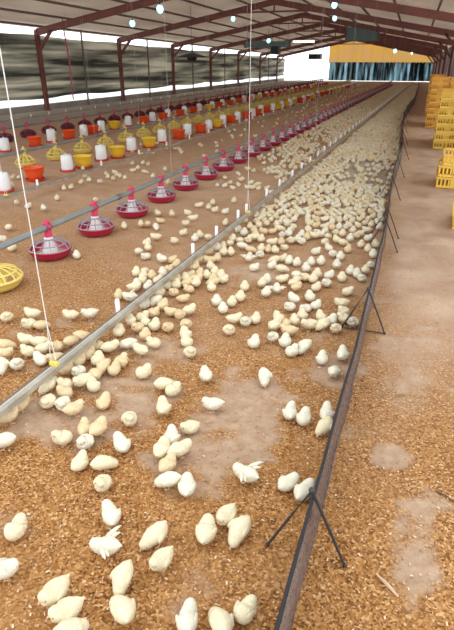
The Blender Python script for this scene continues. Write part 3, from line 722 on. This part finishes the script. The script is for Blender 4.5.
# px, py, facing direction in the photo (deg), colour, pose -- measured on the photograph
RAW = """15.5 531 60 c h|3 571 20 w s|55.5 594 225 c s|67.5 615 210 c s|69 630 30 c s|156 537 225 c s|162 561 225 c s|122 578 235 c s|124 611 105 c s|187 622 95 w s|206 534 75 c s|226.5 517 230 c s|238.5 531 220 c p|244.5 612 60 c h|222 624 100 c s|112 517 95 w s|107 547 170 w f
63.5 439 200 c h|4 442 180 w s|48.5 402 240 c c|63 404 230 w c|74 410 20 y s|86 428 60 y s|86 443 250 w h|80 462 40 c s|50 386 210 c s|65.5 392 160 y s|73 383 180 c s|10 416 30 y s|18 408 40 y s|93.5 384 90 c s|103 402 80 y s|129.5 420 250 c h|97 430 45 y s|122.7 446 100 w s|103 464 25 c s|103 484 230 c h|164 385 20 c s|172.5 390 30 c s|163.8 409 70 c s|165 450 60 c s|171 440 60 w s|169 461 45 y s|175 453 30 c s|168.5 481 180 w s|213 405.5 180 w s|190.3 427.6 200 c c|187 488.5 85 w s|247 475.6 150 w f|290 414 100 w s|302.7 419 90 w h|327 415.7 60 w s|333.5 428 240 c s|287 482 40 w s|302.7 493 60 w s
7 318 300 c h|32.5 315 180 c s|41.7 326 20 y s|30 324 200 c s|71 316 180 c s|26.7 341 170 c s|40 343 10 c s|30 351 180 c s|41 348 10 c s|56.7 346.7 215 y s|54 357.5 200 y s|42.5 360 120 w c|5 346 0 y s|5 354 0 y s|2.5 366 300 w s|17 365 300 w h|73.5 341 30 y s|70 366 20 y s|90 314.7 190 w s|137.5 285 90 w h|142 280 60 c h|119 296 90 y h|130 298 180 w f|119 331 70 c s|80 338 0 y s|84 357 60 y s|78 361 40 y s|99 346.5 190 y s|108 348 20 c s|128 345 185 w s|141.7 351 150 c s|98 361 60 c h|103 367.5 210 y s|114 369 75 y s|121 363 20 y c|79 371 200 w s|92.5 378 95 y s|77.5 382 200 c s|143 372.5 30 c s|132.5 321 120 c c|141 318 20 c s|139 327 200 y s|145 335 60 y s|148 324 90 c h|146 304 40 w s|148 287.5 50 w s
174 293 200 y h|183 298 0 y s|189 289 180 y s|177.5 285 60 c h|170 285 90 c s|160 292 90 c s|187 281 120 c s|195 283 60 c s|155 301.6 200 w s|162.5 306.7 40 y s|153 313 0 y s|189 311 20 c s|171.7 312.5 180 y c|180 316 300 y s|186 324.5 300 y c|168 327 200 y s|151 325 90 c h|186 335 90 c c|187 342.5 90 c c|190 353 250 c h|154 344 180 c h|211.7 288 100 c h|216.7 302 90 w h|223 309.5 90 w h|206 376.7 110 w s|214 281 180 y s|221 280 0 c h
244.7 287.5 90 c h|231.7 303 60 c h|240 298 60 c h|235 320 0 c s|246 322 250 w h|254 320 90 c h|229 330 250 c s|253.7 342.5 90 w s|265 377.5 300 w s|263 283 60 c s|266 293.7 60 w s|276.7 290 90 w f|274 326.7 60 c s|279 319 120 c h|286.7 324 100 y s|294 321.7 60 c h|289 332 180 y s|273 337.5 250 w h|285 342.5 120 w c|295 350 20 w s|294 300 150 w s|290 307 200 w s|296 288 20 y s|296 281 60 c s
316 287 30 c s|326.7 283 200 w s|347.5 291.7 0 c s|310 298 120 w h|314 306 20 w s|307.5 308 200 w s|302.5 316 60 c h|321 317.5 90 c h|310 325.5 180 c s|322.5 325 200 c s|330.5 321.5 60 w h|336 329 250 c h|341.7 304 180 c s|344 311 180 c s|344 318.5 180 c s|352.5 322.5 250 w h|301 348 200 w s|322 358.7 120 w s|343 356 60 w s|334 372.5 70 w s
124 226.7 90 c h|141 224.7 95 c s|148 224.7 60 y s|156 227 300 w s|160.7 221 180 y c|158 214 150 c s|172 214.7 120 c f|156 237.6 180 c s|174.7 240.7 200 c s|146.7 242.7 20 c s|148 248 90 c h|138.7 252 70 w s|146 256 200 w s|162.7 260 160 w s|172 260 0 y s|136.7 272.7 80 c s|144.7 272 60 c s|142.4 279.5 60 c h|151 276.7 90 y h|162.7 272.7 110 w s|168.7 270 0 y c|136 286 0 c s|158 282 30 c s|177 280 60 y s|176.7 265 40 y s
199 205 0 c s|212.7 202.5 60 c s|208.7 207 90 c s|214.7 210.5 0 c h|225 211.7 0 w s|234 201 60 c h|188 213 180 c s|193 219 0 c s|186 224 200 c s|183 232.7 0 c s|195 239 60 w h|200 235.5 120 c h|208.7 237.7 20 c s|225.6 222.7 50 c s|209 251 30 y s|218 248 90 w h|223 245.5 60 c s|229 244 60 c s|223.5 253 60 c s|230.7 252.7 90 c h|216.7 259 60 y s|210 261 180 y s|238 229 250 w s|232.7 239 60 c s|240 241 60 c s|198 260.7 0 y s|210.7 267 120 c h|215 273 90 c h|206.7 276 120 c h|214 280 60 y h|220.7 277 60 c h|195 268 50 y s|199 274 50 y s|192 275 10 y s|193 281 10 y s|186 282 10 y s
262 206.7 200 w s|263 213 60 c s|270 210.7 60 c h|280 212 10 c s|257 216 60 w h|292 205 60 c s|292 212.7 20 c s|288.7 217 200 c h|282.7 218.7 200 c s|245 221 50 c s|294 219.5 20 w s|276.7 224.7 120 c h|280 229 0 c s|286.7 225 300 w s|291 229 300 w s|282.7 235 250 w h|288 234 60 w h|250 227 90 c h|254 231 60 y h|255 236 60 c s|244 232.7 60 w s|265 232 180 y c|271 231.5 0 y c|248 240.5 250 c h|254 237.5 0 c s|261 239.5 60 c h|272 242.7 0 c s|280.7 242.5 60 y h|284.7 247 200 c s|291 241 250 c h|298 240 60 w h|242.7 246.5 0 w s|250.7 250 0 y s|262 248.7 60 c s|260 255 250 w h|268 249 90 y s|275 251 120 c s|249 259 60 w f|254 267.5 0 w s|282.7 258 20 c s|274.7 260 180 c s|272 265.5 20 w s|289 261.5 60 w h|296.7 263.5 60 w h|282 269.5 0 c s|282 278.5 0 c s|297 276 20 w s|295 282 20 c s|265 281 50 w s
308 216.5 90 w h|308 222 90 c h|331 211 90 y h|326.7 219 90 y h|318 220.5 60 y h|316 225.5 0 y s|308 229.5 300 c s|332 223 60 w h|339 221 60 c h|345 219.5 60 w h|352 221 20 c s|346 227.5 250 w h|352.7 231 60 c h|338.7 228 60 w h|336 233 250 c h|342 234 60 c h|331.7 228 90 y h|325 231.5 60 w s|314.7 236 180 c s|320.5 235 0 w h|328 237 60 c s|350 239 60 w h|357 236 250 c h|306.7 237.5 60 y h|337 240.5 160 c h|343 243 0 c s|325 242 320 c s|301.5 235 60 w h|301 241.5 200 w h|315.7 251.5 0 w s|329 249 150 w s|334 255 300 w s|339 257 90 w h|348 250 60 y h|311 262.7 90 w h|320.7 262 60 w h|306 269 90 w h|336.7 266 90 w s|329 275 20 w s|316.7 275 60 c h|305 277.5 200 c s|312 279.5 60 c h|342 278.5 90 c h|351 272 60 w h|358 275 90 w s
373 255 90 w h|372 265.5 250 w h|365 271.5 60 c s|360 276.5 240 w s|368 238 0 w s|375.5 245 120 c c|368 249.5 90 c c|361 245 60 c h|367 230.5 180 w s|371 225 60 c h|380 228 50 w s|384 221 40 w h|380 215.5 90 w h|368.7 219.5 60 w s|362.7 218 60 c h|373 217 20 c h|377 222 300 w s|384 210.7 60 c h|76.7 255 110 w s|95.7 200 90 w s|44 209 130 w s|57 198 60 c s|17 203 60 c s|28 206 20 w s|9 228 150 c s|3 239 200 w s|12 248 20 c s|13 178 20 c s|20 178 120 w s|64 188 60 c s|71 187 20 c s|81 182 20 c s|89 180 60 w s|78 168.5 90 c h|106 173.5 90 c s|115 172.5 180 c s|120 176 60 c s|143 163 20 w s|132 164 20 c s|8 187 60 c s|165 170 60 w s|153 176 30 w s|168 182 60 c s|154 194 60 w s|180 151 60 w s|175 149 10 c s|199.5 145 20 w s|85 176 200 c s|113 179 30 c s|117 175 90 c h|100 182 200 w s|108 177 60 c h|133 171 0 c s|138 168 60 w h|148 164 30 c s|125 178 60 c h|145 172 0 c s|33 172 60 c s"""
PTS = []
for ln in RAW.replace('\n', '|').split('|'):
    a = ln.split()
    if len(a) != 5: continue
    px, py, dr = float(a[0]), float(a[1]), math.radians(float(a[2]))
    z = .038 if a[4] in 'sfp' else .032
    x, y = gp(px, py, z); x2, y2 = gp(px + 4 * math.cos(dr), py - 4 * math.sin(dr), z)
    pose = PZ[a[4]]
    if pose == 'standing' and random.random() < .22: pose = 'pecking'
    if pose == 'standing' and random.random() < .2: pose = 'crouching'
    if pose in ('standing', 'crouching') and py < 400 and random.random() < .5: pose = 'huddled'
    PTS.append([x, y, math.atan2(y2 - y, x2 - x), C[a[3]], pose, random.uniform(1.0, 1.1)])
n_meas = len(PTS)
# crowd further down the house
def inside_paper(x, y): return -1.25 < x < -.42 and 7.6 < y < 9.6
FAR = []
def fill(x0, x1, y0, y1, dens, keep=lambda x, y: 1.0):
    s = 1 / math.sqrt(dens); nx = max(1, int((x1(y0) - x0) / s) + 1); ny = int((y1 - y0) / s)
    for j in range(ny):
        y = y0 + (j + .5) * s
        for i in range(nx):
            x = x0 + (i + (j % 2) * .5) * s + random.gauss(0, s * .16); yy = y + random.gauss(0, s * .16)
            if x > x1(yy) or random.random() > keep(x, yy): continue
            q = [x, yy, random.random() * 6.28, random.choices(['cream', 'white', 'yellow'], (5, 3, 1.6))[0], random.choices(['standing', 'huddled', 'crouching', 'pecking'], (2, 7, 1, 1))[0], random.uniform(.92, 1.04)]
            FAR.append(q)
def keepM(x, y):
    if inside_paper(x, y): return .35
    if y < 6.3: return .40 + .35 * (y - 5.1) / 1.2
    if y < 8.2: return .9
    v = .93 - .35 * max(0, math.sin(x * 5 + math.sin(y * 2) * 2 + y) - .75) * 4
    return max(.3, v)
fill(-1.62, lambda y: gx(y) - .06, 5.1, 42, 122, keepM)
_mp = np.array([q[:2] for q in PTS])
FAR[:] = [q for q in FAR if q[1] > 7.6 or np.hypot(_mp[:, 0] - q[0], _mp[:, 1] - q[1]).min() > .062]
def keepB(x, y):
    c = .5 + .5 * math.sin(x * 7 + y * 3.1) * math.sin(y * 1.7 + x)
    return (.12 + .5 * c * (x > -2.5)) if y < 9 else (.18 + .75 * c if y < 14 else .45 + .5 * c)
fill(-2.78, lambda y: -1.78, 6.6, 42, 90, keepB)
fill(-4.60, lambda y: -3.3, 9.0, 42, 12, lambda x, y: .25)
fill(-6.0, lambda y: -4.8, 9.0, 42, 12, lambda x, y: .35)
fill(-8.4, lambda y: -6.5, 10, 42, 6, lambda x, y: .3)
# keep chicks off solid things: dishes, drinkers, pipes' far sides; push overlapping birds apart
P = PTS + FAR
pos = np.array([[q[0], q[1]] for q in P]); nn = len(pos)
obst = [(o_.location[0], o_.location[1], .24) for o_ in bpy.data.objects if o_.name.split('.')[0] in ('feeder_pan', 'bowl_feeder', 'jar_drinker')]
OB = np.array(obst)
hd = np.array([[math.cos(q[2]), math.sin(q[2])] for q in P])
for it in range(14):
    cell = {}
    for i, (x, y) in enumerate(pos): cell.setdefault((int(x // .09), int(y // .09)), []).append(i)
    mv = np.zeros_like(pos)
    for (cx, cy), ids in cell.items():
        near = [k for a in (-1, 0, 1) for b_ in (-1, 0, 1) for k in cell.get((cx + a, cy + b_), ())]
        for i in ids:
            for k in near:
                if k <= i: continue
                d = pos[k] - pos[i]; L_ = math.hypot(*d) + 1e-6; u = d / L_
                ai = abs(u @ hd[i]); ak = abs(u @ hd[k])
                need = .034 + .013 * ai * ai + .034 + .013 * ak * ak
                if L_ < need:
                    m_ = u * (need - L_) * .35; mv[i] -= m_; mv[k] += m_
    pos += mv
    for i in range(nn):
        g_ = gx(pos[i, 1]) - .078
        if pos[i, 0] > g_: pos[i, 0] = g_
    if it % 4 == 3:
        for i in range(nn):
            d = pos[i] - OB[:, :2]; r = np.hypot(d[:, 0], d[:, 1]); j = int(r.argmin())
            if r[j] < OB[j, 2]: pos[i] = OB[j, :2] + d[j] / max(r[j], 1e-4) * OB[j, 2]
for i, q in enumerate(P): q[0], q[1] = float(pos[i, 0]), float(pos[i, 1])
for i, q in enumerate(P):                        # heads stay on the bird side of the netting
    lim = gx(q[1]) - .03
    if q[0] + .055 * math.cos(q[2]) > lim: q[2] = PI - q[2]; 
    if q[0] + .055 * math.cos(q[2]) > lim: q[2] = PI / 2
def depth(q):
    v = np.array([q[0], q[1], .035 - CH]); return float(v @ MC[:, 2])
def topx(q):
    v = MC.T @ np.array([q[0], q[1], .035 - CH]); return 227 + FPX * v[0] / v[2], 315 - FPX * v[1] / v[2]
def inframe(q):
    x, y = topx(q); return -12 < x < 466 and -5 < y < 642
P = [q for q in P if inframe(q)]
P.sort(key=depth)
IND, REST = P[:300], P[300:]
# labels: side of the drinker pipe, span between stands, row, place from the left
for q in IND: q.append(topx(q))
def zone(q):
    if q[0] < -4.7: return 'around the white jar drinkers', 'front'
    if q[0] < -3.05: return 'behind the nearest feed pipe', 'front'
    if q[0] < -1.7: return 'between feed and drinker pipes', 'front'
    y = q[1]
    if y < AF[0]: return 'before the first netting stand', 'front'
    if y < AF[1]: return 'between first and second netting stands', 'front'
    if y < AF[2]: return 'between second and third netting stands', 'front'
    return 'beyond the third netting stand', 'front'
Z = {}
for q in IND: Z.setdefault(zone(q)[0], []).append(q)
for zn, qs in Z.items():
    qs.sort(key=lambda q: -q[6][1]); per = 5 if len(qs) < 40 else 8
    for r in range(0, len(qs), per):
        row = sorted(qs[r:r + per], key=lambda q: q[6][0])
        for k, q in enumerate(row):
            q.append('%s %s chick, %s from left in %s row %s' % ({'yellow': 'yellowish', 'cream': 'cream', 'white': 'white'}[q[3]], q[4], ordw(k + 1), ordw(r // per + 1), zn))
cache = {}
simple = {}
for idx, q in enumerate(IND):
    x, y, a, colr, pose, s = q[:6]; detail = idx < 130
    key = (pose, colr, idx % 3 if detail else 0, detail)
    if detail:
        if key not in cache: cache[key] = c = chick_proto(pose, colr, (0, .9, -.9)[idx % 3], idx % 3)
        else: c = copy_tree(cache[key])
    else:
        if key not in cache:
            cache[key] = c = obj('chick', chick_body(pose, 14, 2, .05), M[colr], None, smooth=True)
        else: c = cache[key].copy(); COL.objects.link(c)
    c.location = (x, y, .0025); c.rotation_euler = (0, 0, a); c.scale = (s, s * random.uniform(.97, 1.05), s)
    tag(c, q[7], 'chick', 'chicks on the litter')
# the crowd beyond, uncountable, as one mesh
VV, FF, MM = [], [], []; base = 0; protos = {}
for pose in ('standing', 'huddled', 'crouching', 'pecking'):
    bm = chick_body(pose, 8, 1, 0); bm.verts.index_update()
    protos[pose] = (np.array([v.co[:] for v in bm.verts]), [tuple(v.index for v in f.verts) for f in bm.faces]); bm.free()
protos['flapping'] = protos['standing']; mi = {'cream': 0, 'white': 1, 'yellow': 2}
for q in REST:
    v, f = protos[q[4]]; ca, sa = math.cos(q[2]), math.sin(q[2]); s = q[5]
    w_ = np.stack([(v[:, 0] * ca - v[:, 1] * sa) * s + q[0], (v[:, 0] * sa + v[:, 1] * ca) * s + q[1], v[:, 2] * s + .0035], 1)
    VV.append(w_); FF += [tuple(k + base for k in ff) for ff in f]; MM += [mi[q[3]]] * len(f); base += len(v)
me = bpy.data.meshes.new('chick_crowd'); me.from_pydata(np.concatenate(VV).tolist(), [], FF)
for k in ('cream', 'white', 'yellow'): me.materials.append(M[k])
me.polygons.foreach_set('material_index', MM); me.polygons.foreach_set('use_smooth', [True] * len(FF)); me.update()
tag(link('chick_crowd', me), 'dense crowd of pale chicks stretching to the far end', 'chicks', kind='stuff')
print('chicks', len(IND), len(REST), 'measured', n_meas)
